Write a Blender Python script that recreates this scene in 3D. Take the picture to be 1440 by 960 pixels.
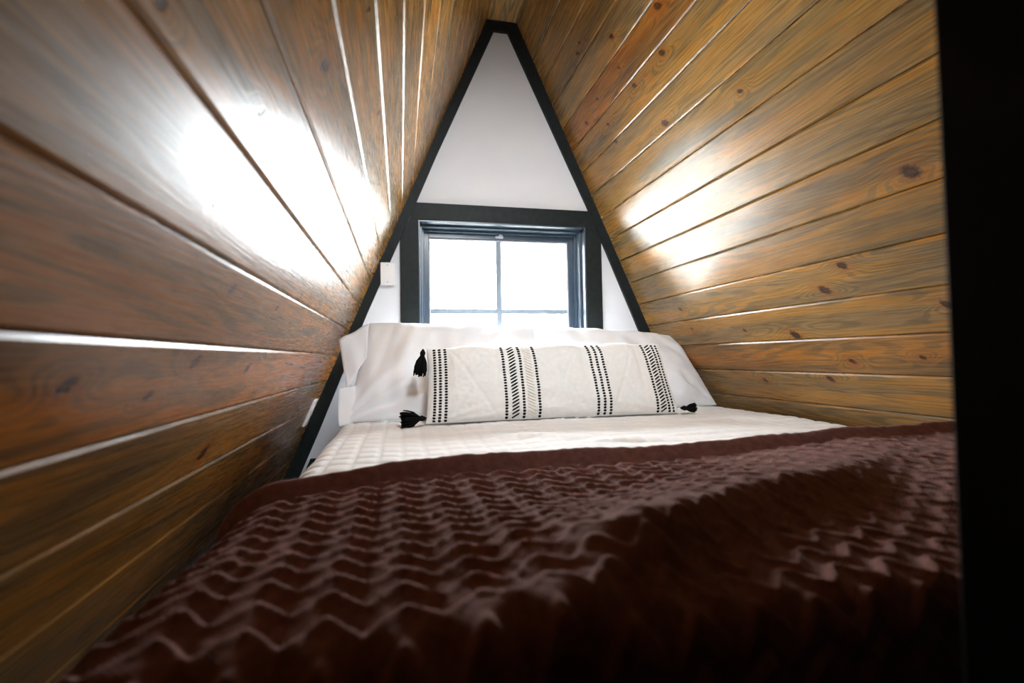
import bpy, math, random
from mathutils import Vector, Matrix, noise

# ------------------------------------------------------------------ camera
S = bpy.context.scene
C = S.collection
for o in list(bpy.data.objects):
    bpy.data.objects.remove(o)

F_PX = 702.75
YAW, PITCH, ROLL = 0.2195, 0.0317, -0.0167
cam_d = bpy.data.cameras.new('camera')
cam = bpy.data.objects.new('camera', cam_d)
C.objects.link(cam)
S.camera = cam
cy, sy, cp, sp = math.cos(YAW), math.sin(YAW), math.cos(PITCH), math.sin(PITCH)
fwd = Vector((sy * cp, cy * cp, sp))
rt0 = Vector((cy, -sy, 0))
up0 = rt0.cross(fwd)
cr, sr = math.cos(ROLL), math.sin(ROLL)
rt = cr * rt0 + sr * up0
up = -sr * rt0 + cr * up0
cam.matrix_world = Matrix(((rt.x, up.x, -fwd.x, 0), (rt.y, up.y, -fwd.y, 0), (rt.z, up.z, -fwd.z, 0), (0, 0, 0, 1)))
cam_d.sensor_width = 36
cam_d.lens = F_PX / 1440 * 36
cam_d.clip_start = 0.02
cam_d.dof.use_dof = True
cam_d.dof.focus_distance = 2.1
cam_d.dof.aperture_fstop = 2.8

# ------------------------------------------------------------------ world, light, exposure
W = bpy.data.worlds.new('overcast_sky')
S.world = W
W.use_nodes = True
wt_ = W.node_tree
bg = wt_.nodes['Background']
bg.inputs[1].default_value = 16.0
# overcast sky: three times as bright overhead as at the horizon
gtc = wt_.nodes.new('ShaderNodeTexCoord')
gsx = wt_.nodes.new('ShaderNodeSeparateXYZ')
wt_.links.new(gtc.outputs['Generated'], gsx.inputs[0])
grp = wt_.nodes.new('ShaderNodeValToRGB')
grp.color_ramp.elements[0].color = (0.315, 0.325, 0.333, 1)
grp.color_ramp.elements[1].color = (0.93, 0.97, 1.0, 1)
wt_.links.new(gsx.outputs[2], grp.inputs[0])
wt_.links.new(grp.outputs[0], bg.inputs[0])

por = bpy.data.lights.new('window_portal', 'AREA')
por.shape = 'RECTANGLE'
por.size, por.size_y = 0.78, 0.78
por.cycles.is_portal = True
po = bpy.data.objects.new('window_portal', por)
C.objects.link(po)
po.location = (0.537, 2.74, 0.25)
po.rotation_euler = (math.radians(-90), 0, 0)

spd = bpy.data.lights.new('fill_spotlight', 'SPOT')       # unseen fill light added above the frame to brighten gable wall and bedding
spd.energy = 38
spd.color = (0.94, 0.975, 1.0)
spd.spot_size = math.radians(84)
spd.spot_blend = 1.0
spd.shadow_soft_size = 0.35
spo = bpy.data.objects.new('fill_spotlight', spd)
C.objects.link(spo)
spo.location = (0.40, 0.35, 1.45)
spo.rotation_euler = (Vector((0.48, 2.30, 0.16)) - Vector(spo.location)).to_track_quat('-Z', 'Y').to_euler()

vs = S.view_settings
vs.view_transform = 'Standard'
vs.look = 'None'
vs.exposure = 2.7
vs.gamma = 1
vs.use_curve_mapping = False

# ------------------------------------------------------------------ fixed measures
D = 2.5441                       # front face of the trim on the gable
AX, AZ = 0.5398, 1.9684          # where the two slopes would meet
AL, AR = 1.1656, 1.1522          # slope angles
SL0, WL = 1.7231, 0.1302
SR0, WR = 0.2855, 0.1300
FLOOR = -0.575
YB = -1.06                       # rear end of the loft
BED = -0.25                      # height of the quilt
BL, BR = -0.236, 1.512           # sides of the bed


def slope_l(z): return AX - (AZ - z) / math.tan(AL)
def slope_r(z): return AX + (AZ - z) / math.tan(AR)


# ------------------------------------------------------------------ helpers
def mesh(name, verts, faces, mat=None, smooth=False):
    m = bpy.data.meshes.new(name)
    m.from_pydata([tuple(v) for v in verts], [], faces)
    m.update()
    if mat:
        m.materials.append(mat)
    if smooth:
        m.polygons.foreach_set('use_smooth', [True] * len(m.polygons))
    return m


def obj(name, me, parent=None, loc=None):
    o = bpy.data.objects.new(name, me)
    C.objects.link(o)
    if parent:
        o.parent = parent
    if loc:
        o.location = loc
    return o


def tag(o, label=None, cat=None, group=None, kind=None):
    if label: o['label'] = label
    if cat: o['category'] = cat
    if group: o['group'] = group
    if kind: o['kind'] = kind
    return o


class MB:
    def __init__(self): self.v, self.f = [], []

    def add(self, v, f):
        n = len(self.v)
        self.v += [Vector(p) for p in v]
        self.f += [tuple(i + n for i in q) for q in f]

    def box(self, a, b, bev=0.0):
        x0, y0, z0 = a
        x1, y1, z1 = b
        if bev <= 0:
            v = [(x, y, z) for x in (x0, x1) for y in (y0, y1) for z in (z0, z1)]
            f = [(0, 1, 3, 2), (4, 6, 7, 5), (0, 4, 5, 1), (2, 3, 7, 6), (0, 2, 6, 4), (1, 5, 7, 3)]
            self.add(v, f)
            return self
        import bmesh
        bm = bmesh.new()
        bmesh.ops.create_cube(bm, size=1)
        for q in bm.verts:
            q.co = Vector(((x0 + x1) / 2 + q.co.x * (x1 - x0), (y0 + y1) / 2 + q.co.y * (y1 - y0), (z0 + z1) / 2 + q.co.z * (z1 - z0)))
        bmesh.ops.bevel(bm, geom=bm.edges[:], offset=bev, segments=2, affect='EDGES', profile=0.5)
        bm.verts.index_update()
        self.add([q.co for q in bm.verts], [[q.index for q in f.verts] for f in bm.faces])
        bm.free()
        return self

    def prism(self, poly, y0, y1):
        """polygon in x,z extruded along y"""
        n = len(poly)
        v = [(x, y0, z) for x, z in poly] + [(x, y1, z) for x, z in poly]
        f = [tuple(range(n)), tuple(range(2 * n - 1, n - 1, -1))]
        f += [(i, i + n, (i + 1) % n + n, (i + 1) % n) for i in range(n)]
        self.add(v, f)
        return self

    def tube(self, pts, radii, seg=6):
        rings = []
        n = len(pts)
        pts = [Vector(p) for p in pts]
        for i, p in enumerate(pts):
            t = (pts[min(i + 1, n - 1)] - pts[max(i - 1, 0)])
            t = t.normalized() if t.length > 1e-9 else Vector((0, 0, 1))
            a = t.cross(Vector((0.31, 0.87, 0.4))).normalized()
            b = t.cross(a)
            rings.append([p + radii[i] * (math.cos(2 * math.pi * k / seg) * a + math.sin(2 * math.pi * k / seg) * b) for k in range(seg)])
        v = [q for r in rings for q in r]
        f = [(i * seg + k, i * seg + (k + 1) % seg, (i + 1) * seg + (k + 1) % seg, (i + 1) * seg + k) for i in range(n - 1) for k in range(seg)]
        f += [tuple(range(seg - 1, -1, -1)), tuple(range((n - 1) * seg, n * seg))]
        self.add(v, f)
        return self

    def build(self, name, mat, parent=None, smooth=False):
        m = mesh(name, self.v, self.f, mat, smooth)
        import bmesh
        bm = bmesh.new()
        bm.from_mesh(m)
        bmesh.ops.recalc_face_normals(bm, faces=bm.faces)
        bm.to_mesh(m)
        bm.free()
        return obj(name, m, parent)


# ------------------------------------------------------------------ materials
class NT:
    def __init__(self, name):
        self.m = bpy.data.materials.new(name)
        self.m.use_nodes = True
        self.t = self.m.node_tree
        self.b = self.t.nodes['Principled BSDF']

    def n(self, kind, **kw):
        nd = self.t.nodes.new(kind)
        for k, v in kw.items():
            setattr(nd, k, v)
        return nd

    def link(self, a, b): self.t.links.new(a, b)

    def setin(self, sock, v):
        if hasattr(v, 'is_linked') or hasattr(v, 'links'):
            self.link(v, sock)
        else:
            sock.default_value = v

    def math(self, op, a, b=0.0, c=None, clamp=False):
        nd = self.n('ShaderNodeMath', operation=op, use_clamp=clamp)
        self.setin(nd.inputs[0], a)
        self.setin(nd.inputs[1], b)
        if c is not None: self.setin(nd.inputs[2], c)
        return nd.outputs[0]

    def vmath(self, op, a, b=(0, 0, 0)):
        nd = self.n('ShaderNodeVectorMath', operation=op)
        self.setin(nd.inputs[0], a)
        self.setin(nd.inputs[1], b)
        return nd.outputs['Value'] if op in ('LENGTH', 'DOT_PRODUCT') else nd.outputs[0]

    def comb(self, x, y, z):
        nd = self.n('ShaderNodeCombineXYZ')
        for s, v in zip(nd.inputs, (x, y, z)): self.setin(s, v)
        return nd.outputs[0]

    def sep(self, v):
        nd = self.n('ShaderNodeSeparateXYZ')
        self.link(v, nd.inputs[0])
        return nd.outputs

    def noise(self, vec, scale=5, detail=3, rough=0.5, dist=0.0):
        nd = self.n('ShaderNodeTexNoise')
        self.link(vec, nd.inputs['Vector'])
        nd.inputs['Scale'].default_value = scale
        nd.inputs['Detail'].default_value = detail
        nd.inputs['Roughness'].default_value = rough
        nd.inputs['Distortion'].default_value = dist
        return nd.outputs[0]

    def ramp(self, fac, stops):
        nd = self.n('ShaderNodeValToRGB')
        self.link(fac, nd.inputs[0])
        e = nd.color_ramp.elements
        while len(e) < len(stops): e.new(0.5)
        for q, (p, c) in zip(e, stops):
            q.position = p
            q.color = (*c, 1) if len(c) == 3 else c
        return nd.outputs[0]

    def mix(self, fac, a, b, mode='MIX'):
        nd = self.n('ShaderNodeMix', data_type='RGBA', blend_type=mode)
        self.setin(nd.inputs[0], fac)
        for s, v in ((nd.inputs[6], a), (nd.inputs[7], b)):
            if isinstance(v, tuple): v = (*v, 1) if len(v) == 3 else v
            self.setin(s, v)
        return nd.outputs[2]

    def mapr(self, v, a, b, c=0.0, d=1.0):
        nd = self.n('ShaderNodeMapRange', interpolation_type='SMOOTHSTEP')
        self.link(v, nd.inputs[0])
        for i, q in enumerate((a, b, c, d)): nd.inputs[i + 1].default_value = q
        return nd.outputs[0]

    def bump(self, h, strength=0.3, dist=0.002):
        nd = self.n('ShaderNodeBump')
        nd.inputs['Strength'].default_value = strength
        nd.inputs['Distance'].default_value = dist
        self.link(h, nd.inputs['Height'])
        self.link(nd.outputs[0], self.b.inputs['Normal'])


def wood_plank():
    t = NT('stained_pine')
    tc = t.n('ShaderNodeTexCoord').outputs['Object']
    oi = t.n('ShaderNodeObjectInfo').outputs['Random']
    x, y, z = t.sep(tc)[:3]
    off = t.math('MULTIPLY', oi, 37.0)
    xo = t.math('ADD', x, off)
    yo = t.math('ADD', y, t.math('MULTIPLY', oi, 11.0))
    # knots placed per plank
    rel = None
    for nm in ('knot_a', 'knot_b', 'knot_c', 'knot_d'):
        at = t.n('ShaderNodeAttribute', attribute_type='OBJECT', attribute_name=nm).outputs['Vector']
        kx, ky, kr = t.sep(at)[:3]
        r = t.math('MAXIMUM', t.math('MULTIPLY', kr, 1.25), 0.0001)
        dx = t.math('DIVIDE', t.math('MULTIPLY', t.math('SUBTRACT', x, kx), 0.75), r)
        dy = t.math('DIVIDE', t.math('SUBTRACT', y, ky), r)
        ln = t.vmath('LENGTH', t.comb(t.math('ADD', dx, t.math('MULTIPLY', dy, 0.7)), t.math('SUBTRACT', t.math('MULTIPLY', dy, 0.75), t.math('MULTIPLY', dx, 0.25)), 0.0))
        ln = t.math('ADD', ln, t.math('MULTIPLY', t.math('LESS_THAN', kr, 0.0002), 1000.0))
        # grain runs round the knot
        le = t.vmath('LENGTH', t.comb(t.math('MULTIPLY', dx, 0.42), t.math('MULTIPLY', dy, 0.62), 0.0))
        w = t.math('MULTIPLY', t.math('EXPONENT', t.math('MULTIPLY', t.math('MULTIPLY', le, le), -0.45)), t.math('GREATER_THAN', kr, 0.0002))
        if rel is None: rel, wt = ln, w
        else: rel, wt = t.math('MINIMUM', rel, ln), t.math('ADD', wt, w)
    # cathedral growth rings
    low = t.noise(t.comb(t.math('MULTIPLY', xo, 0.55), t.math('MULTIPLY', yo, 8.0), off), 1.0, 2.0, 0.45)
    mid = t.noise(t.comb(t.math('MULTIPLY', xo, 5.0), t.math('MULTIPLY', yo, 30.0), off), 1.0, 3.0, 0.5)
    h = t.math('ADD', t.math('MULTIPLY', low, 24.0), t.math('MULTIPLY', mid, 0.8))
    h = t.math('ADD', h, t.math('MULTIPLY', y, 48.0))
    h = t.math('ADD', h, t.math('MULTIPLY', wt, 4.0))
    ring = t.math('ADD', t.math('MULTIPLY', t.math('SINE', t.math('MULTIPLY', h, 6.2832)), 0.5), 0.5)
    ring = t.math('POWER', ring, 2.2)
    fib = t.noise(t.comb(t.math('MULTIPLY', xo, 9.0), t.math('MULTIPLY', yo, 300.0), off), 1.0, 2.0, 0.55)
    stain = t.noise(t.comb(t.math('MULTIPLY', xo, 1.6), t.math('MULTIPLY', yo, 11.0), t.math('ADD', off, 7.0)), 1.0, 3.0, 0.55)
    patch = t.noise(t.comb(t.math('MULTIPLY', xo, 1.3), t.math('MULTIPLY', yo, 17.0), t.math('ADD', off, 19.0)), 1.0, 4.0, 0.62, 0.25)
    base = t.ramp(stain, [(0.30, (0.26, 0.148, 0.044)), (0.46, (0.42, 0.235, 0.066)), (0.60, (0.52, 0.285, 0.08)), (0.78, (0.44, 0.21, 0.046))])
    # grey-green pigment sits in the soft earlywood
    pig = t.mapr(patch, 0.43, 0.60, 0.0, 0.70)
    base = t.mix(pig, base, (0.19, 0.142, 0.075))
    # orange latewood streaks
    orange = t.math('MULTIPLY', t.mapr(patch, 0.42, 0.56, 1.0, 0.18), ring)
    base = t.mix(t.math('MULTIPLY', orange, 0.85), base, (0.47, 0.19, 0.022))
    edge_l = t.mapr(ring, 0.02, 0.22, 1.0, 0.0)
    base = t.mix(t.math('MULTIPLY', edge_l, 0.42), base, (0.085, 0.055, 0.028))
    base = t.mix(t.mapr(fib, 0.3, 0.7, 0.32, 0.0), base, (0.06, 0.038, 0.02))
    # knots
    kn = t.noise(tc, 110.0, 3.0, 0.65)
    rr = t.math('ADD', rel, t.math('MULTIPLY', t.math('SUBTRACT', kn, 0.5), 1.4))
    base = t.mix(t.mapr(rr, 0.9, 3.0, 0.45, 0.0), base, (0.30, 0.115, 0.03))
    base = t.mix(t.mapr(rr, 0.55, 1.15, 0.93, 0.0), base, (0.018, 0.009, 0.005))
    base = t.mix(t.mapr(rr, 0.15, 0.55, 0.6, 0.0), base, (0.11, 0.045, 0.02))
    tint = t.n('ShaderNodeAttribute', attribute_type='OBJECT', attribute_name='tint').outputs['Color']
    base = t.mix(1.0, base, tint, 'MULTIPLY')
    t.link(base, t.b.inputs['Base Color'])
    ro = t.math('ADD', t.math('MULTIPLY', fib, 0.14), 0.205)
    t.link(ro, t.b.inputs['Roughness'])
    t.b.inputs['Specular IOR Level'].default_value = 0.32
    hh = t.math('ADD', t.math('MULTIPLY', fib, 0.7), t.math('MULTIPLY', ring, 0.2))
    hh = t.math('SUBTRACT', hh, t.mapr(rr, 0.4, 1.2, 0.8, 0.0))
    t.bump(hh, 0.13, 0.002)
    return t.m


def plain(name, col, rough=0.6, spec=0.5, nscale=0, namt=0.0, bump=0.0, bscale=200, sheen=0.0):
    t = NT(name)
    t.b.inputs['Roughness'].default_value = rough
    t.b.inputs['Specular IOR Level'].default_value = spec
    tc = t.n('ShaderNodeTexCoord').outputs['Object']
    if nscale:
        f = t.noise(tc, nscale, 4, 0.55)
        lo = tuple(c * (1 - namt) for c in col)
        hi = tuple(min(1, c * (1 + namt)) for c in col)
        t.link(t.ramp(f, [(0.3, lo), (0.7, hi)]), t.b.inputs['Base Color'])
    else:
        t.b.inputs['Base Color'].default_value = (*col, 1)
    if bump:
        t.bump(t.noise(tc, bscale, 3, 0.6), bump, 0.001)
    if sheen:
        t.b.inputs['Sheen Weight'].default_value = sheen
        t.b.inputs['Sheen Roughness'].default_value = 0.5
    return t.m


def painted_wood(name, col, rough):
    t = NT(name)
    tc = t.n('ShaderNodeTexCoord').outputs['Object']
    g = t.noise(t.vmath('MULTIPLY', tc, (30, 30, 30)), 1.0, 3, 0.6)
    g2 = t.noise(tc, 160, 3, 0.6)
    t.link(t.ramp(g, [(0.3, tuple(c * 0.75 for c in col)), (0.7, tuple(c * 1.25 for c in col))]), t.b.inputs['Base Color'])
    t.b.inputs['Roughness'].default_value = rough
    t.b.inputs['Specular IOR Level'].default_value = 0.15
    t.bump(t.math('ADD', g, g2), 0.12, 0.001)
    return t.m


def woven(name, col, scale, strength, rough=0.9, sheen=0.2, amt=0.06):
    t = NT(name)
    tc = t.n('ShaderNodeTexCoord').outputs['Object']
    x, y, z = t.sep(tc)[:3]
    yz = t.math('ADD', y, z)
    a = t.math('SINE', t.math('MULTIPLY', x, scale))
    b = t.math('SINE', t.math('MULTIPLY', yz, scale))
    wv = t.math('MULTIPLY', a, b)
    nz = t.noise(tc, 60, 4, 0.6)
    f = t.math('ADD', t.math('MULTIPLY', wv, 0.25), nz)
    t.link(t.ramp(nz, [(0.3, tuple(c * (1 - amt) for c in col)), (0.7, tuple(min(1, c * (1 + amt)) for c in col))]), t.b.inputs['Base Color'])
    t.b.inputs['Roughness'].default_value = rough
    t.b.inputs['Specular IOR Level'].default_value = 0.2
    t.b.inputs['Sheen Weight'].default_value = sheen
    t.bump(f, strength, 0.001)
    return t.m


def glass_mat():
    t = NT('window_glass')
    nt = t.t
    out = nt.nodes['Material Output']
    tr = t.n('ShaderNodeBsdfTransparent')
    tr.inputs[0].default_value = (0.97, 0.985, 0.99, 1)
    gl = t.n('ShaderNodeBsdfGlossy')
    gl.inputs['Roughness'].default_value = 0.02
    fr = t.n('ShaderNodeFresnel')
    fr.inputs[0].default_value = 1.45
    mx = t.n('ShaderNodeMixShader')
    t.link(fr.outputs[0], mx.inputs[0])
    t.link(tr.outputs[0], mx.inputs[1])
    t.link(gl.outputs[0], mx.inputs[2])
    t.link(mx.outputs[0], out.inputs[0])
    return t.m


M_WOOD = wood_plank()
M_BACK = plain('dark_sheathing', (0.012, 0.008, 0.005), 0.9, 0.1, 20, 0.3)
M_WALL = plain('white_wall_paint', (0.80, 0.82, 0.855), 0.75, 0.3, 6, 0.015, 0.08, 350)
M_TRIM = painted_wood('black_stained_trim', (0.0150, 0.0190, 0.0188), 0.5)
M_FRAME = plain('blue_black_window_frame', (0.05, 0.075, 0.105), 0.3, 0.6, 40, 0.1)
M_BEAD = plain('pale_glazing_bead', (0.42, 0.42, 0.46), 0.4, 0.5, 40, 0.05)
M_GRILLE = plain('grey_muntin', (0.20, 0.24, 0.28), 0.4, 0.5, 40, 0.05)
M_GLASS = glass_mat()
M_JAMB = plain('black_jamb_paint', (0.003, 0.003, 0.003), 0.7, 0.15, 30, 0.2)
M_FLOOR = plain('dark_floor', (0.02, 0.013, 0.009), 0.6, 0.3, 8, 0.3)
M_PLASTIC = plain('white_plastic', (0.85, 0.85, 0.86), 0.35, 0.5, 30, 0.01)
M_SCREW = plain('grey_screw', (0.35, 0.35, 0.36), 0.4, 0.5, 30, 0.05)
M_SHEET = woven('white_cotton', (0.87, 0.885, 0.92), 2400, 0.10, 0.85, 0.1, 0.01)
M_QUILT = woven('cream_quilt_cloth', (0.87, 0.85, 0.835), 1500, 0.15, 0.9, 0.15, 0.02)
M_LUMBAR = woven('ivory_slub_weave', (0.88, 0.875, 0.86), 1100, 0.35, 0.95, 0.2, 0.04)
M_TUFT = plain('ivory_tuft', (0.90, 0.89, 0.87), 0.95, 0.1, 90, 0.05, 0.7, 260, 0.3)
M_CREAMST = plain('cream_thread', (0.80, 0.75, 0.66), 0.9, 0.1, 60, 0.05)
M_BLACKST = plain('black_thread', (0.006, 0.006, 0.006), 0.9, 0.1, 60, 0.2)
M_KNIT = woven('brown_knit', (0.20, 0.088, 0.072), 900, 0.6, 1.0, 0.22, 0.25)
M_KNIT.node_tree.nodes['Principled BSDF'].inputs['Sheen Tint'].default_value = (0.62, 0.40, 0.36, 1)
M_KNIT.node_tree.nodes['Principled BSDF'].inputs['Sheen Roughness'].default_value = 0.45
M_MATT = plain('mattress_ticking', (0.75, 0.74, 0.72), 0.9, 0.2, 30, 0.03)
M_BASE = plain('black_bed_base', (0.008, 0.006, 0.005), 0.7, 0.2, 20, 0.2)
M_GRAVEL = plain('pale_ground', (0.42, 0.42, 0.40), 0.95, 0.1, 3, 0.2)

# ------------------------------------------------------------------ setting: planked slopes
KN_L = [(0, -1.746, -0.011, 0.011), (1, -2.107, 0.044, 0.0056), (3, -1.69, -0.031, 0.0067), (1, -1.87, 0.01, 0.0054), (2, -1.879, 0.02, 0.0052), (4, -1.983, -0.014, 0.0082), (4, -1.801, 0.01, 0.0065), (4, -1.698, -0.038, 0.0097), (4, -1.412, -0.022, 0.0103), (5, -1.447, 0.025, 0.0126), (3, -1.4, -0.03, 0.0056), (2, -1.243, 0.053, 0.006), (2, -0.234, 0.004, 0.005), (-1, -1.677, -0.036, 0.0049), (-1, -1.307, -0.038, 0.0069), (-1, -1.411, 0.022, 0.0032), (-4, -0.891, -0.04, 0.0071), (-3, -0.776, -0.033, 0.0065)]
KN_R = [(7, -0.802, 0.036, 0.0125), (11, -1.578, 0.025, 0.015), (6, -0.938, -0.038, 0.011), (5, -1.008, -0.036, 0.013), (13, -1.206, 0.027, 0.013), (13, -1.30, -0.04, 0.011), (14, -1.013, 0.045, 0.014), (14, -0.759, 0.01, 0.006), (14, -0.401, -0.02, 0.006), (13, -0.375, 0.006, 0.009), (4, -0.706, 0.005, 0.009), (3, -0.428, 0.031, 0.010), (5, -0.431, -0.005, 0.006), (5, -0.669, -0.014, 0.006), (5, -0.259, 0.028, 0.008), (6, -0.718, -0.038, 0.009), (6, -0.429, -0.011, 0.008), (7, -0.432, -0.055, 0.008), (8, -1.193, -0.009, 0.007), (14, -1.542, -0.014, 0.009), (16, -0.757, -0.025, 0.008), (16, -1.086, -0.043, 0.010), (15, -1.201, 0.018, 0.008), (15, -1.43, 0.006, 0.006), (3, -0.478, 0.012, 0.007)]
TINT_R = {5: (1.12, 0.86, 0.66), 8: (0.98, 1.0, 0.95), 10: (0.95, 0.98, 0.98), 15: (1.08, 0.92, 0.78), 14: (0.97, 0.98, 1.02)}
TINT_L = {3: (1.02, 0.80, 0.62), 4: (1.0, 0.70, 0.52), 5: (0.82, 0.66, 0.52), 6: (0.95, 0.78, 0.6), 7: (0.82, 0.68, 0.54), 8: (0.92, 0.76, 0.58), 2: (1.0, 0.86, 0.72), 0: (1.15, 1.05, 0.75), -1: (1.1, 1.0, 0.66)}  # redder wood; darker values on the lowest planks paint in the lower-left gloom


def plank_mesh(name, width, length):
    g, b, c, th = 0.0010, 0.0034, 0.0050, 0.018
    w = width / 2 - g
    prof = [(-w, -th), (-w, -b), (-w + c, 0), (w - c, 0), (w, -b), (w, -th)]
    n = len(prof)
    v = [(0, y, z) for y, z in prof] + [(-length, y, z) for y, z in prof]
    f = [tuple(range(n)), tuple(range(2 * n - 1, n - 1, -1))]
    f += [(i, i + n, (i + 1) % n + n, (i + 1) % n) for i in range(n)]
    m = mesh(name, v, f, M_WOOD)
    import bmesh
    bm = bmesh.new()
    bm.from_mesh(m)
    bmesh.ops.recalc_face_normals(bm, faces=bm.faces)
    bm.to_mesh(m)
    bm.free()
    return m


rng = random.Random(5)


def planked_wall(name, side, s0, w, k0, k1, ang, knots, tints):
    sg = -1 if side == 'L' else 1
    d = Vector((sg * math.cos(ang), 0, -math.sin(ang)))      # down the slope
    n = Vector((-sg * math.sin(ang), 0, -math.cos(ang)))     # into the room
    A = Vector((AX, 0, AZ))
    sa, sb = s0 + (k0 - 1) * w, s0 + k1 * w
    mb = MB()
    q = []
    for s in (sa, sb):
        for off in (-0.0185, -0.035):
            for y in (YB, D + 0.02):
                p = A + d * s + n * off
                q.append((p.x, y, p.z))
    mb.add(q, [(0, 1, 3, 2), (4, 6, 7, 5), (0, 4, 5, 1), (2, 3, 7, 6), (0, 2, 6, 4), (1, 5, 7, 3)])
    wall = mb.build(name, M_BACK)
    wall['kind'] = 'structure'
    me = plank_mesh('plank', w, D - YB)
    for k in range(k0, k1 + 1):
        c = A + d * (s0 + (k - 0.5) * w)
        o = obj('plank', me, wall)
        X, Y, Z = Vector((0, 1, 0)), d, n
        o.matrix_local = Matrix(((X.x, Y.x, Z.x, c.x), (X.y, Y.y, Z.y, D + rng.uniform(-.0002, 0)), (X.z, Y.z, Z.z, c.z), (0, 0, 0, 1)))
        ks = [q[1:] for q in knots if q[0] == k][:4]
        if not ks or (len(ks) < 3 and rng.random() < .5):
            ks.append((rng.uniform(-2.6, -2.2), rng.uniform(-.04, .04), 0.008))
        for nm, kk in zip(('knot_a', 'knot_b', 'knot_c', 'knot_d'), ks + [(0.0, 0.0, 0.0)] * 4):
            o[nm] = [float(v) for v in kk]
        j = rng.uniform(0.86, 1.14)
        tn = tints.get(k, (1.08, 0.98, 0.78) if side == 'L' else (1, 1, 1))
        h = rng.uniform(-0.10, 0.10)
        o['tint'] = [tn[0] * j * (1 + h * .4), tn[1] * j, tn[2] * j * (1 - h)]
    return wall


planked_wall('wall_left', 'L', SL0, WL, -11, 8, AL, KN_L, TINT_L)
planked_wall('wall_right', 'R', SR0, WR, 0, 19, AR, KN_R, TINT_R)

# flat ridge board closing the top
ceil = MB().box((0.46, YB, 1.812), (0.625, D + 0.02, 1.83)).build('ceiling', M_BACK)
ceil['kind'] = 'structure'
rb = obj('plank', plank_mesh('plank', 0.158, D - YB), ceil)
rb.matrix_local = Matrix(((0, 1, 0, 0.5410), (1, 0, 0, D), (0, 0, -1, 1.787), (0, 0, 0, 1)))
rb['tint'] = [1.6, 1.65, 1.8]  # lighter tint stands in for light falling on the board's downward face
for nm in ('knot_a', 'knot_b', 'knot_c', 'knot_d'): rb[nm] = [0.0, 0.0, 0.0]

floor = MB().box((-1.0, YB, FLOOR - 0.05), (2.1, D + 0.2, FLOOR)).build('floor', M_FLOOR)
floor['kind'] = 'structure'

# ------------------------------------------------------------------ setting: gable wall with its window opening
WX0, WX1, WZ0, WZ1 = 0.092, 0.990, -0.205, 0.704
y0, y1 = D + 0.02, D + 0.22
e = 0.02
ZT = 1.835
gw = MB()
gw.prism([(slope_l(WZ1) - e, WZ1), (slope_r(WZ1) + e, WZ1), (slope_r(ZT) + e, ZT), (slope_l(ZT) - e, ZT)], y0, y1)
gw.prism([(slope_l(FLOOR) - e, FLOOR), (slope_r(FLOOR) + e, FLOOR), (slope_r(WZ0) + e, WZ0), (slope_l(WZ0) - e, WZ0)], y0, y1)
gw.prism([(slope_l(WZ0) - e, WZ0), (WX0, WZ0), (WX0, WZ1), (slope_l(WZ1) - e, WZ1)], y0, y1)
gw.prism([(WX1, WZ0), (slope_r(WZ0) + e, WZ0), (slope_r(WZ1) + e, WZ1), (WX1, WZ1)], y0, y1)
g = gw.build('wall_back', M_WALL)
g['kind'] = 'structure'

# sloping black trim boards against the planks
ty0, ty1 = D, D + 0.0195
l_out = [(slope_l(1.780), 1.780), (slope_l(0.9), 0.9), (slope_l(0.2), 0.2), (slope_l(FLOOR), FLOOR + .002)]
l_in = [(0.499, 1.731), (0.1889, 1.0397), (0.0845, 0.792), (-0.1613, 0.2223), (-0.383, -0.3334), (-0.484, FLOOR + .002)]
t1 = MB().prism(l_out + l_in[::-1], ty0, ty1).build('trim_1', M_TRIM)
r_out = [(slope_r(1.784), 1.784), (slope_r(0.9), 0.9), (slope_r(0.2), 0.2), (slope_r(FLOOR), FLOOR + .002)]
r_in = [(0.5725, 1.731), (1.0127, 0.7903), (1.2948, 0.131), (1.602, FLOOR + .002)]
t2 = MB().prism((r_out + r_in[::-1])[::-1], ty0, ty1).build('trim_2', M_TRIM)
t3 = MB().prism([(slope_l(1.780) + .0005, 1.7805), (0.5000, 1.7315), (0.5720, 1.7315), (slope_r(1.784) - .0005, 1.7845)], ty0 - .001, ty1).build('trim_3', M_TRIM)
for t, l in ((t1, 'black trim board running down the left slope of the gable'), (t2, 'black trim board running down the right slope of the gable'), (t3, 'short black trim piece at the very peak of the gable')):
    t['kind'] = 'structure'
    t['label'] = l
bb = MB().prism([(-0.47, FLOOR + .001), (1.59, FLOOR + .001), (1.535, -0.468), (-0.425, -0.468)], D + .003, ty1).build('baseboard_back', M_TRIM)
bb['kind'] = 'structure'

# ------------------------------------------------------------------ window
win = bpy.data.objects.new('window_1', None)
C.objects.link(win)
win.location = (0.54, D, WZ0)
win['kind'] = 'structure'
win['label'] = 'square window with grey muntins and wide black casing above the bed'
WO = Vector(win.location)


def wpart(mb, name, mat, parent=win, bevel=False):
    off = WO if parent == win else WO
    mb.v = [v - off for v in mb.v]
    return mb.build(name, mat, parent)


cf = D + 0.0035
# header, side casings, stool
hl, hr = 0.792, 0.7905
wpart(MB().prism([(0.0840, hl), (0.0505, 0.708), (1.0515, 0.698), (1.0125, hr)], cf, ty1), 'head_casing', M_TRIM)
wpart(MB().prism([(0.0503, 0.7075), (0.0028, 0.60), (0.0020, -0.25), (0.0925, -0.25), (0.0925, 0.7070)], cf, ty1), 'side_casing', M_TRIM)
wpart(MB().prism([(0.9880, 0.6985), (0.9900, -0.25), (1.0801, -0.25), (1.0785, 0.633), (1.0513, 0.6977)], cf, ty1), 'side_casing', M_TRIM)
wpart(MB().box((-0.01, D - 0.015, -0.27), (1.09, ty1, -0.25), 0.002), 'apron', M_TRIM)


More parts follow.
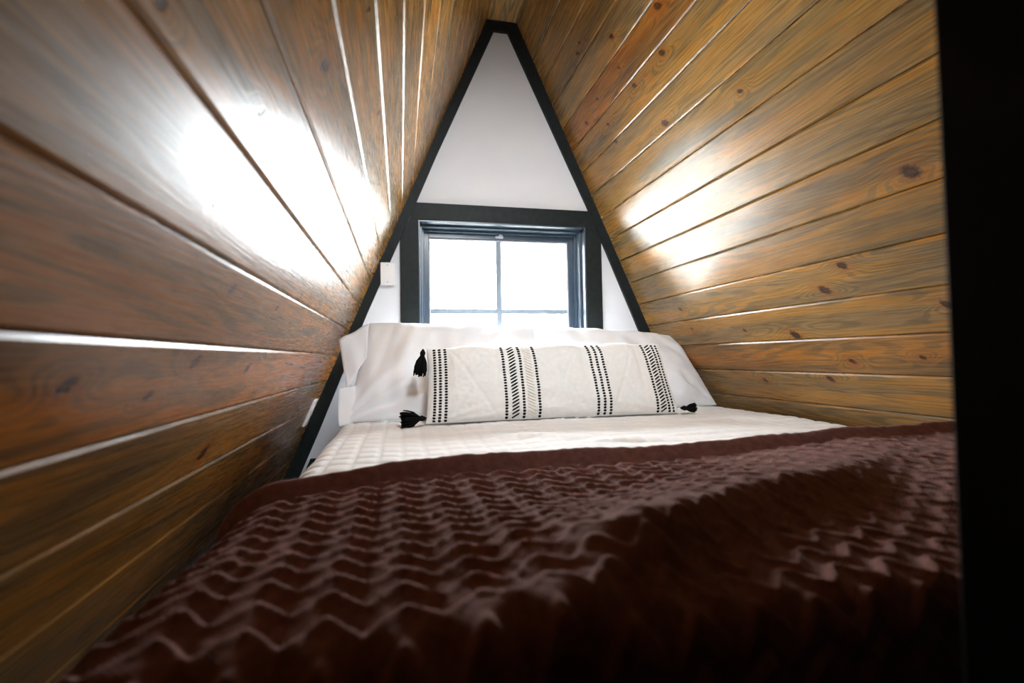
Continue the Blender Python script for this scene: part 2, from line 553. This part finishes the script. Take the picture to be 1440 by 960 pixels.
def ring(x0, x1, z0, z1, t, a, b, bev=0.0015, tb=None):
    """rectangular frame as four butted bars"""
    tb = t if tb is None else tb
    m = MB()
    m.box((x0, a, z0), (x0 + t, b, z1), bev)
    m.box((x1 - t, a, z0), (x1, b, z1), bev)
    m.box((x0 + t, a, z1 - t), (x1 - t, b, z1), bev)
    m.box((x0 + t, a, z0), (x1 - t, b, z0 + tb), bev)
    return m


wpart(ring(WX0, WX1, WZ0, WZ1, 0.009, D + 0.004, D + 0.17), 'jamb', M_FRAME)
wpart(ring(WX0 + .009, WX1 - .009, WZ0 + .009, WZ1 - .009, 0.012, D + 0.055, D + 0.17), 'stop', M_FRAME)
fr = wpart(ring(WX0 + .021, WX1 - .021, WZ0 + .021, WZ1 - .021, 0.012, D + 0.100, D + 0.185), 'window_frame', M_FRAME)
sash = wpart(ring(WX0 + .033, WX1 - .033, WZ0 + .033, WZ1 - .033, 0.026, D + 0.128, D + 0.172), 'sash', M_FRAME)
GX0, GX1, GZ0, GZ1 = 0.151, 0.931, -0.146, 0.645
wpart(ring(GX0, GX1, GZ0, GZ1, 0.008, D + 0.136, D + 0.166, 0.002), 'glazing_bead', M_BEAD, sash)
mx, mz = 0.532, 0.2528
wpart(MB().box((mx - .0145, D + .143, GZ0 + .008), (mx + .0145, D + .159, GZ1 - .008), 0.002), 'muntin', M_GRILLE, sash)
for a, b in ((GX0 + .008, mx - .0145), (mx + .0145, GX1 - .008)):
    wpart(MB().box((a, D + .1435, mz - .0130), (b, D + .1585, mz + .0130), 0.002), 'muntin', M_GRILLE, sash)
for a, b in ((GX0 + .008, mx - .0145), (mx + .0145, GX1 - .008)):
    for c, d_ in ((GZ0 + .008, mz - .0130), (mz + .0130, GZ1 - .008)):
        wpart(MB().box((a, D + .149, c), (b, D + .153, d_)), 'pane', M_GLASS, sash)
lat = MB().box((mx - .022, D + .110, .652), (mx + .022, D + .128, .664), 0.003)
lat.box((mx - .004, D + .106, .655), (mx + .016, D + .112, .672), 0.002)
wpart(lat, 'latch', M_BEAD, sash)

# ------------------------------------------------------------------ setting: dark partition beside the camera and rear closure
px0 = 0.3515
part = MB().prism([(px0, FLOOR + .001), (slope_r(FLOOR) - .004, FLOOR + .001), (slope_r(1.2) - .004, 1.2), (px0, 1.2)], 0.14, 0.241).build('wall_front', M_JAMB)
part['kind'] = 'structure'
jb = MB().box((px0 - .018, 0.13, FLOOR + .002), (px0 - .0005, 0.245, 1.2), 0.0015).build('trim_4', M_JAMB)
jb['kind'] = 'structure'
jb['label'] = 'black upright jamb board of the loft entry at the right edge'
rear = MB().prism([(slope_l(FLOOR) - e, FLOOR), (slope_r(FLOOR) + e, FLOOR), (slope_r(ZT) + e, ZT), (slope_l(ZT) - e, ZT)], YB - 0.08, YB).build('wall_entry', M_JAMB)
rear['kind'] = 'structure'

# ground outside, one storey below
gr = MB().box((-40, D + 0.6, -4.2), (40, 70, -4.0)).build('ground', M_GRAVEL)
gr['kind'] = 'structure'

# ------------------------------------------------------------------ wall plates
sw = bpy.data.objects.new('switch_plate', None)
C.objects.link(sw)
sw.location = (-0.0598, D - 0.0005, 0.424)
tag(sw, 'blank white plate on the white gable wall left of the window', 'wall plate', 'white electrical plates')
MB().box((-.034, -.012, -.056), (.034, 0, .056), 0.003).build('cover', M_PLASTIC, sw)
for z in (-.042, .042):
    MB().tube([(0, -.0125, z), (0, -.0118, z)], [.003, .003], 10).build('screw', M_SCREW, sw)

ot = bpy.data.objects.new('outlet_plate', None)
C.objects.link(ot)
dl = Vector((-math.cos(AL), 0, -math.sin(AL)))
nl = Vector((math.sin(AL), 0, -math.cos(AL)))
pc = Vector((AX, 0, AZ)) + dl * 2.392
ot.matrix_world = Matrix(((0, dl.x, nl.x, pc.x + nl.x * .0003), (1, dl.y, nl.y, 2.395), (0, dl.z, nl.z, pc.z + nl.z * .0003), (0, 0, 0, 1)))
tag(ot, 'white outlet plate on the left planked wall near the bed head', 'wall plate', 'white electrical plates')
MB().box((-.038, -.064, 0), (.038, .064, .009), 0.003).build('cover', M_PLASTIC, ot)
for yy in (-.026, .026):
    MB().box((-.016, yy - .017, .0085), (.016, yy + .017, .011), 0.0015).build('socket', M_PLASTIC, ot)

# ------------------------------------------------------------------ bed base with mattress
bed = bpy.data.objects.new('bed', None)
C.objects.link(bed)
bed.location = (0.64, 1.45, FLOOR)
tag(bed, 'double bed with cream and brown bedding filling the loft under the window', 'bed')
BO = Vector(bed.location)
m = MB().box((-0.19, 0.43, FLOOR + .001), (1.47, 2.47, -0.485), 0.006)
m.v = [v - BO for v in m.v]
m.build('bed_base', M_BASE, bed)
m = MB().box((-0.205, 0.412, -0.484), (1.485, 2.48, BED - 0.022), 0.035)
m.v = [v - BO for v in m.v]
m.build('mattress', M_MATT, bed, True)


# ------------------------------------------------------------------ bedding sheets
def drape(u, edge, r, sign):
    """distance along a cloth past a rounded edge -> (coordinate, drop, tilt)"""
    # u measured inward->outward; flat until edge - r
    a = u - (edge - r)
    if a <= 0: return u, 0.0, 0.0
    q = r * math.pi / 2
    if a < q:
        th = a / r
        return edge - r + r * math.sin(th), r * (1 - math.cos(th)), th
    return edge, r + (a - q), math.pi / 2


def grid_faces(nu, nv):
    return [(j * nu + i, j * nu + i + 1, (j + 1) * nu + i + 1, (j + 1) * nu + i) for j in range(nv - 1) for i in range(nu - 1)]


def nz(x, y, z, s): return noise.noise(Vector((x * s, y * s, z)))


def sst(a, b, x):
    t = max(0.0, min(1.0, (x - a) / (b - a)))
    return t * t * (3 - 2 * t)


# quilt: u runs from the right side to the left and down
CX = 0.64
half = (BR - BL) / 2
CXm = (BR + BL) / 2


def quilt_h(x, y):
    cx, cyy = 0.0585, 0.074
    yy = y + 0.006 * nz(x, y, 3.1, 5)
    xx = x + 0.006 * nz(x, y, 7.7, 4)
    fx = abs(((xx / cx) % 1) - 0.5) * 2
    fy = abs(((yy / cyy) % 1) - 0.5) * 2
    puff = (1 - fx ** 6) * (1 - fy ** 4)
    h = 0.0062 * puff
    h += 0.006 * nz(x, y, 1.0, 3.0) + 0.003 * nz(x, y, 2.0, 9)
    # soft crease in the middle and by the right wall
    d = (x - 0.42) * 0.55 + (y - 1.50)
    h += 0.014 * math.exp(-(d / 0.035) ** 2) * math.exp(-((x - 0.40) / 0.17) ** 2)
    d = (x - 0.62) * 0.25 - (y - 1.36)
    h += 0.009 * math.exp(-(d / 0.03) ** 2) * math.exp(-((x - 0.62) / 0.2) ** 2)
    d = (x - 1.2) * 0.3 + (y - 1.72)
    h += 0.008 * math.exp(-(d / 0.04) ** 2) * math.exp(-((x - 1.2) / 0.22) ** 2)
    return h


def build_cloth(name, mat, hfun, xa, ua, ub, va, vb, base, step, r_side, edge_l, edge_r, edge_y=None, r_y=0.04, vshift=None, th=0.004):
    """u: signed distance from the middle (positive to the right wall); v: y from va (far) to vb (near)"""
    nu = int((ub - ua) / step) + 1
    nv = int((va - vb) / step) + 1
    top = []
    for j in range(nv):
        for i in range(nu):
            u = ua + (ub - ua) * i / (nu - 1)
            v0 = va + (vb - va) * j / (nv - 1)
            f = 1 - j / (nv - 1)
            v = v0 + (vshift(u + CXm) * f if vshift else 0.0)
            if u >= 0:
                c, dz, th_ = drape(u, edge_r, r_side, 1)
                x = CXm + c
                nx = math.sin(th_)
            else:
                c, dz, th_ = drape(-u, edge_l, r_side, 1)
                x = CXm - c
                nx = -math.sin(th_)
            y, dzy, thy = v, 0.0, 0.0
            if edge_y is not None and v < edge_y + 0.5:
                c2, dzy, thy = drape(-v, -edge_y, r_y, 1)
                y = -c2
            h = hfun(CXm + u, v)
            n = Vector((nx, -math.sin(thy), max(0.0, min(math.cos(th_), math.cos(thy)))))
            n.normalize()
            z = base - max(dz, dzy)
            top.append(Vector((x, y, z)) + n * h)
    fc = grid_faces(nu, nv)
    me = mesh(name, top, fc, mat, True)
    o = obj(name, me)
    md = o.modifiers.new('thickness', 'SOLIDIFY')
    md.thickness = th
    md.offset = 0   # centred
    return o


qu = build_cloth('quilt', M_QUILT, quilt_h, 0, -half - 0.13, half + 0.03, 2.42, 0.44, BED - 0.006, 0.0075, 0.05, half, half, th=0.003)
# face orientation is irrelevant for a solidified sheet
tag(qu, 'cream quilt stitched in small rectangles spread over the bed', 'quilt')

# blanket
PER, AMP, ROW = 0.063, 0.034, 0.043
c0, c1 = Vector((0.17, 0.505)), Vector((0.646, 0.69))
cdir = (c1 - c0).normalized()
cnor = Vector((-cdir.y, cdir.x))      # points away from the camera
e0, e1 = Vector((0.10, 0.40)), Vector((0.27, 0.50))
edir = (e1 - e0).normalized()
enor = Vector((-edir.y, edir.x))


def fold(p, o, d, n, a, b, w_far, w_near, hgt):
    q = Vector((p[0], p[1])) - o
    t, s = q.dot(d), q.dot(n)
    s += 0.012 * math.sin(t * 14) - 0.05 * (min(t, 0.6) - 0.25) ** 2
    k = sst(a - 0.16, a + 0.05, t) * (1 - sst(b - 0.05, b + 0.25, t))
    g = math.exp(-(s / (w_far if s > 0 else w_near)) ** 2)
    return hgt * g * k * (1 - 0.85 * sst(0.40, 0.95, t))


def blanket_h(x, y):
    xx = x + 0.010 * nz(x, y, 4.0, 4)
    tri = abs(((xx / PER) % 1) - 0.5) * 2
    tri = 0.5 + 0.5 * (0.75 * (2 * tri - 1) + 0.25 * math.sin((2 * tri - 1) * math.pi / 2))
    ph = (y + 0.010 * nz(x, y, 8.0, 5) - AMP * tri + 0.004) / ROW
    f = ph - math.floor(ph)
    # each row rises slowly toward the pillows and drops sharply behind its crest
    ridge = f / 0.68 if f < 0.68 else (1 - f) / 0.32
    ridge = 0.65 * (0.5 * ridge + 0.5 * ridge * ridge * (3 - 2 * ridge)) + 0.5 * math.exp(-((f - 0.70) / 0.11) ** 2)
    # flat hem along the far edge, where the cloth is rolled up
    ey = blanket_edge(x)
    din = (1.05 + ey) - y
    k = sst(0.040, 0.065, din)
    ridge *= 0.88
    q = Vector((x, y)) - c0
    near = math.exp(-((q.dot(cnor) + 0.01) / 0.06) ** 2) * sst(-0.12, 0.02, q.dot(cdir))
    h = 0.0090 * ridge * k * (1 - 0.5 * sst(0.45, 0.8, x)) * (1 - 0.6 * near)
    h += (0.030 + 0.004 * sst(0.5, 1.1, x)) * (1 - (1 - 0.4 * sst(0.5, 1.1, x)) * sst(0.008, 0.060, din) - 0.4 * sst(0.5, 1.1, x) * sst(0.05, 0.40, din)) * sst(-0.012, 0.012, din)
    h += 0.0020 * nz(x, y, 1.5, 60) + 0.006 * nz(x, y, 2.5, 6) + 0.010 * nz(x, y, 5.5, 2.5)
    h += fold((x, y), c0, cdir, cnor, 0.02, 0.95, 0.13, 0.05, 0.040)
    h += fold((x, y), e0, edir, enor, 0.00, 0.20, 0.05, 0.025, 0.022)
    h -= 0.014 * sst(0.0, 0.30, 0.66 + 0.08 * x - y) * sst(0.35, 0.75, x)
    return h


EDGE = [(-0.5, 0.89), (-0.206, 0.925), (-0.121, 0.973), (-0.007, 1.0), (0.105, 1.015), (0.274, 1.035), (0.38, 1.045), (0.466, 1.031), (0.614, 1.017), (0.804, 1.026), (1.098, 1.039), (1.49, 1.085), (1.7, 1.10)]


def blanket_edge(x):
    for (a, ya), (b, yb) in zip(EDGE, EDGE[1:]):
        if x <= b:
            t = max(0, (x - a) / (b - a))
            y = ya + (yb - ya) * t
            break
    return y - 1.05 + 0.004 * nz(x, 0, 9, 12) + 0.003 * nz(x, 0, 3, 30)


bk = build_cloth('blanket', M_KNIT, blanket_h, 0, -half - 0.30, half + 0.02, 1.05, 0.20, BED + 0.022, 0.0036, 0.08, half + 0.035, half + 0.003, 0.392, 0.03, blanket_edge, 0.004)
tag(bk, 'dark brown chunky knit blanket with zigzag ridges across the foot of the bed', 'blanket')


# ------------------------------------------------------------------ pillows
def pillow_surface(c, T, pinch=0.04, p=2.6, wr=0.006, seed=0.0, extra=None, rim=None):
    TL, TR, BLc, BRc = [Vector(v) for v in c]
    nrm = (TR - TL + BRc - BLc).cross(TL - BLc + TR - BRc).normalized()
    if nrm.y > 0: nrm = -nrm

    def S_(u, v, side):
        # u,v in [-1,1]; pull the middles of the edges in
        uu = u * (1 - pinch * (1 - abs(v) ** 2.2) * abs(u) ** 3)
        vv = v * (1 - pinch * 0.8 * (1 - abs(u) ** 2.2) * abs(v) ** 3)
        if rim and vv > 0: vv *= 1 + rim(u)
        a, b = (uu + 1) / 2, (vv + 1) / 2
        P = (TL * (1 - a) + TR * a) * b + (BLc * (1 - a) + BRc * a) * (1 - b)
        prof = max(0.0, (1 - abs(u) ** p) * (1 - abs(v) ** p)) ** 0.55
        h = T * prof * side
        x, y = u * 1.6 + seed, v
        e_ = (1 - abs(u) ** 8) * (1 - abs(v) ** 8)
        # creases gathered toward the corners plus soft dents
        ang = math.atan2(1.05 + v, 1.05 + u)
        ang2 = math.atan2(1.05 + v, 1.05 - u)
        rad = math.hypot(1 + u, 1 + v)
        rad2 = math.hypot(1 - u, 1 + v)
        crs = math.sin(ang * 17 + seed) * math.exp(-rad * 1.6) + math.sin(ang2 * 15 + seed * 2) * math.exp(-rad2 * 1.6)
        h += side * e_ * (wr * (nz(x, y, seed, 2.3) * 1.6 + nz(x, y * .6, seed + 5, 5.0) * 0.6) + wr * 0.9 * crs)
        if extra: h += side * extra(u, v)
        return P + nrm * h
    return S_, nrm


def pillow_mesh(S_, N, Mv):
    v, f = [], []
    nu, nv = N + 1, Mv + 1
    for side in (1, -1):
        for j in range(nv):
            for i in range(nu):
                # denser toward the rim
                u = math.sin((i / N * 2 - 1) * math.pi / 2 * 0.999) if False else (i / N * 2 - 1)
                w = (j / Mv * 2 - 1)
                u = math.copysign(1 - (1 - abs(u)) ** 1.35, u)
                w = math.copysign(1 - (1 - abs(w)) ** 1.35, w)
                v.append(S_(u, w, side))
        base = 0 if side == 1 else nu * nv
        for j in range(Mv):
            for i in range(N):
                q = (base + j * nu + i, base + j * nu + i + 1, base + (j + 1) * nu + i + 1, base + (j + 1) * nu + i)
                f.append(q if side == 1 else q[::-1])
    import bmesh
    bm = bmesh.new()
    vs_ = [bm.verts.new(p) for p in v]
    for q in f: bm.faces.new([vs_[i] for i in q])
    bmesh.ops.remove_doubles(bm, verts=bm.verts, dist=0.0004)
    bmesh.ops.recalc_face_normals(bm, faces=bm.faces)
    m = bpy.data.meshes.new('pillow')
    bm.to_mesh(m)
    bm.free()
    m.polygons.foreach_set('use_smooth', [True] * len(m.polygons))
    return m


def patch(name, mat, parent, A_, B_, C_, D_, sag, n=14, th=0.003):
    """curved cloth patch between four corners"""
    A_, B_, C_, D_ = [Vector(q) for q in (A_, B_, C_, D_)]
    nr = (B_ - A_).cross(D_ - A_).normalized()
    v = []
    for j in range(n + 1):
        for i in range(n + 1):
            a, b = i / n, j / n
            P = (A_ * (1 - a) + B_ * a) * (1 - b) + (D_ * (1 - a) + C_ * a) * b
            P = P + nr * (sag * math.sin(a * math.pi) * math.sin(b * math.pi * .9 + .2) + 0.004 * math.sin(a * 9 + b * 4))
            v.append(P)
    o = obj(name, mesh(name, v, grid_faces(n + 1, n + 1), mat, True), parent)
    md = o.modifiers.new('thickness', 'SOLIDIFY')
    md.thickness = th
    md.offset = 0
    return o


Sl, _ = pillow_surface([(-0.137, 2.395, 0.170), (0.648, 2.395, 0.150), (-0.228, 2.045, -0.243), (0.645, 2.06, -0.243)], 0.075, 0.025, 3.0, 0.018, 1.3)
pl = obj('pillow', pillow_mesh(Sl, 64, 48))
pl.data.materials.append(M_SHEET)
tag(pl, 'white bed pillow leaning left of the window centre with its case flap folded out', 'pillow', 'white bed pillows')
patch('case_flap', M_SHEET, pl, (-0.140, 2.385, 0.166), (-0.262, 2.29, 0.088), (-0.213, 2.12, -0.118), (-0.142, 2.215, 0.010), 0.010)
patch('case_hem', M_SHEET, pl, (-0.12, 2.21, -0.10), (-0.238, 2.06, -0.11), (-0.232, 1.995, -0.250), (-0.12, 2.13, -0.250), 0.006)

Sr, _ = pillow_surface([(0.690, 2.40, 0.150), (1.405, 2.38, 0.098), (0.675, 2.06, -0.243), (1.475, 2.13, -0.245)], 0.075, 0.02, 3.0, 0.014, 4.6)
pr = obj('pillow', pillow_mesh(Sr, 64, 48))
pr.data.materials.append(M_SHEET)
tag(pr, 'white bed pillow leaning against the right planked wall', 'pillow', 'white bed pillows')

# long ivory lumbar pillow
LC = [(0.100, 2.005, 0.040), (1.105, 2.005, 0.047), (0.090, 1.925, -0.247), (1.150, 1.925, -0.247)]


def rim(u):
    r = 0.0
    for a, b in ((-0.80, -0.47), (-0.13, 0.25), (0.43, 0.74)):
        if a < u < b:
            m_ = (u - a) / (b - a)
            r += 0.055 * min(1, m_ * 4, (1 - m_) * 4) + 0.012 * nz(u, 0, 4.0, 22)
    return r


def tuft(u, v):
    r = 0.0
    for a, b in ((-0.84, -0.47), (-0.16, 0.24), (0.40, 0.72)):
        if a < u < b:
            m_ = (u - a) / (b - a)
            w = min(1, m_ * 9, (1 - m_) * 9)
            # diamonds cut into the raised ground
            dm = abs(abs(m_ - 0.5) * 2 - abs(v))
            g = math.exp(-((dm - 0.0) / 0.05) ** 2)
            r += w * (0.0055 + 0.003 * nz(u * 3, v, 2.0, 14) + 0.003 * math.sin(v * 3) - 0.0065 * g)
    return r * (1 - abs(v) ** 14)


Sm, mn = pillow_surface(LC, 0.062, 0.012, 3.2, 0.004, 8.8, tuft, rim)
lp = obj('lumbar_pillow', pillow_mesh(Sm, 150, 60))
lp.data.materials.append(M_LUMBAR)
tag(lp, 'long ivory lumbar pillow with black stitched stripes and black tassels', 'pillow')


def stitch_band(name, items, mat, parent):
    """items: (u0,v0,u1,v1,width): raised threads lying on the front of the pillow"""
    mb = MB()
    for u0, v0, u1, v1, w in items:
        a, b = Sm(u0, v0, 1), Sm(u1, v1, 1)
        mid = Sm((u0 + u1) / 2, (v0 + v1) / 2, 1)
        t = (b - a)
        if t.length < 1e-6: continue
        t.normalize()
        um, vm = (u0 + u1) / 2, (v0 + v1) / 2
        n = (Sm(um + .004, vm, 1) - Sm(um - .004, vm, 1)).cross(Sm(um, vm + .01, 1) - Sm(um, vm - .01, 1)).normalized()
        if n.dot(mn) < 0: n = -n
        s = t.cross(n)
        hw = w / 2
        pts = []
        for p, k in ((a, .55), (a + (mid - a) * .45, 1), (b + (mid - b) * .45, 1), (b, .55)):
            pts += [p - s * hw * k - n * .001, p + s * hw * k - n * .001, p + s * hw * k * .7 + n * .0026, p - s * hw * k * .7 + n * .0026]
        f = [(0, 1, 2, 3), (12, 15, 14, 13)]
        for q in range(3):
            o = q * 4
            f += [(o + i, o + 4 + i, o + 4 + (i + 1) % 4, o + (i + 1) % 4) for i in range(4)]
        mb.add(pts, f)
    o = mb.build(name, mat, parent, True)
    o['kind'] = 'stuff'
    return o


def dashes(u, n=27, w=0.013, amp=0.0):
    r = []
    for i in range(n):
        v0 = -0.97 + 1.94 * i / n
        v1 = v0 + 1.94 / n * 0.62
        r.append((u, v0, u, v1, w))
    return r


def slants(u, half_w, n=22, w=0.0068, d=1):
    r = []
    for i in range(n):
        v0 = -0.96 + 1.9 * i / n
        r.append((u - half_w * d, v0, u + half_w * d, v0 + 0.10, w))
    return r


bands = [[-0.945, -0.905, -0.862], [-0.418, -0.285, -0.165], [0.300, 0.352, 0.402], [0.806, 0.912]]
for b in bands:
    it = []
    for u in b: it += dashes(u)
    if b[0] == -0.418: it += slants(-0.350, 0.027)
    if b[0] == 0.806: it += slants(0.860, 0.027)
    stitch_band('stitched_stripe', it, M_BLACKST, lp)
stitch_band('stitched_stripe', dashes(0.952, 25, 0.010), M_BLACKST, lp)
stitch_band('cream_stripe', slants(-0.225, 0.03, 24, 0.006, -1), M_CREAMST, lp)['label'] = 'cream herringbone stripe'


def tassel(top, tip, nstr, spread, seed, head=0.011):
    r = random.Random(seed)
    top, tip = Vector(top), Vector(tip)
    ax = tip - top
    L = ax.length
    t = ax.normalized()
    a = t.cross(Vector((0.2, 0.9, 0.37))).normalized()
    b = t.cross(a)
    mb = MB()
    mb.tube([top - t * .004, top + t * .004, top + t * .012, top + t * .020, top + t * .026], [.003, head * .7, head, head * .85, head * .6], 10)
    hook = MB()
    for k in range(nstr):
        an = 2 * math.pi * r.random()
        ro = math.sqrt(r.random())
        s = spread * ro * r.uniform(.85, 1.15)
        o_ = math.cos(an) * a + math.sin(an) * b
        l = L * r.uniform(.88, 1.04)
        p = [top + t * .020 + o_ * head * .5 * ro, top + t * (0.02 + (l - .02) * .4) + o_ * s * .8, top + t * (0.02 + (l - .02) * .75) + o_ * s, top + t * l + o_ * s * r.uniform(.8, 1.15)]
        hook.tube(p, [.0022, .0030, .0030, .0022], 5)
    o = mb.build('tassel', M_BLACKST, lp, True)
    h = hook.build('fringe', M_BLACKST, o, True)
    h['kind'] = 'stuff'
    return o


tassel((0.086, 1.985, 0.034), (0.070, 1.955, -0.062), 70, 0.026, 1)
tb_ = tassel((0.088, 1.905, -0.222), (0.000, 1.885, -0.222), 80, 0.029, 2)
tassel((1.156, 1.915, -0.226), (1.215, 1.90, -0.228), 60, 0.018, 3)
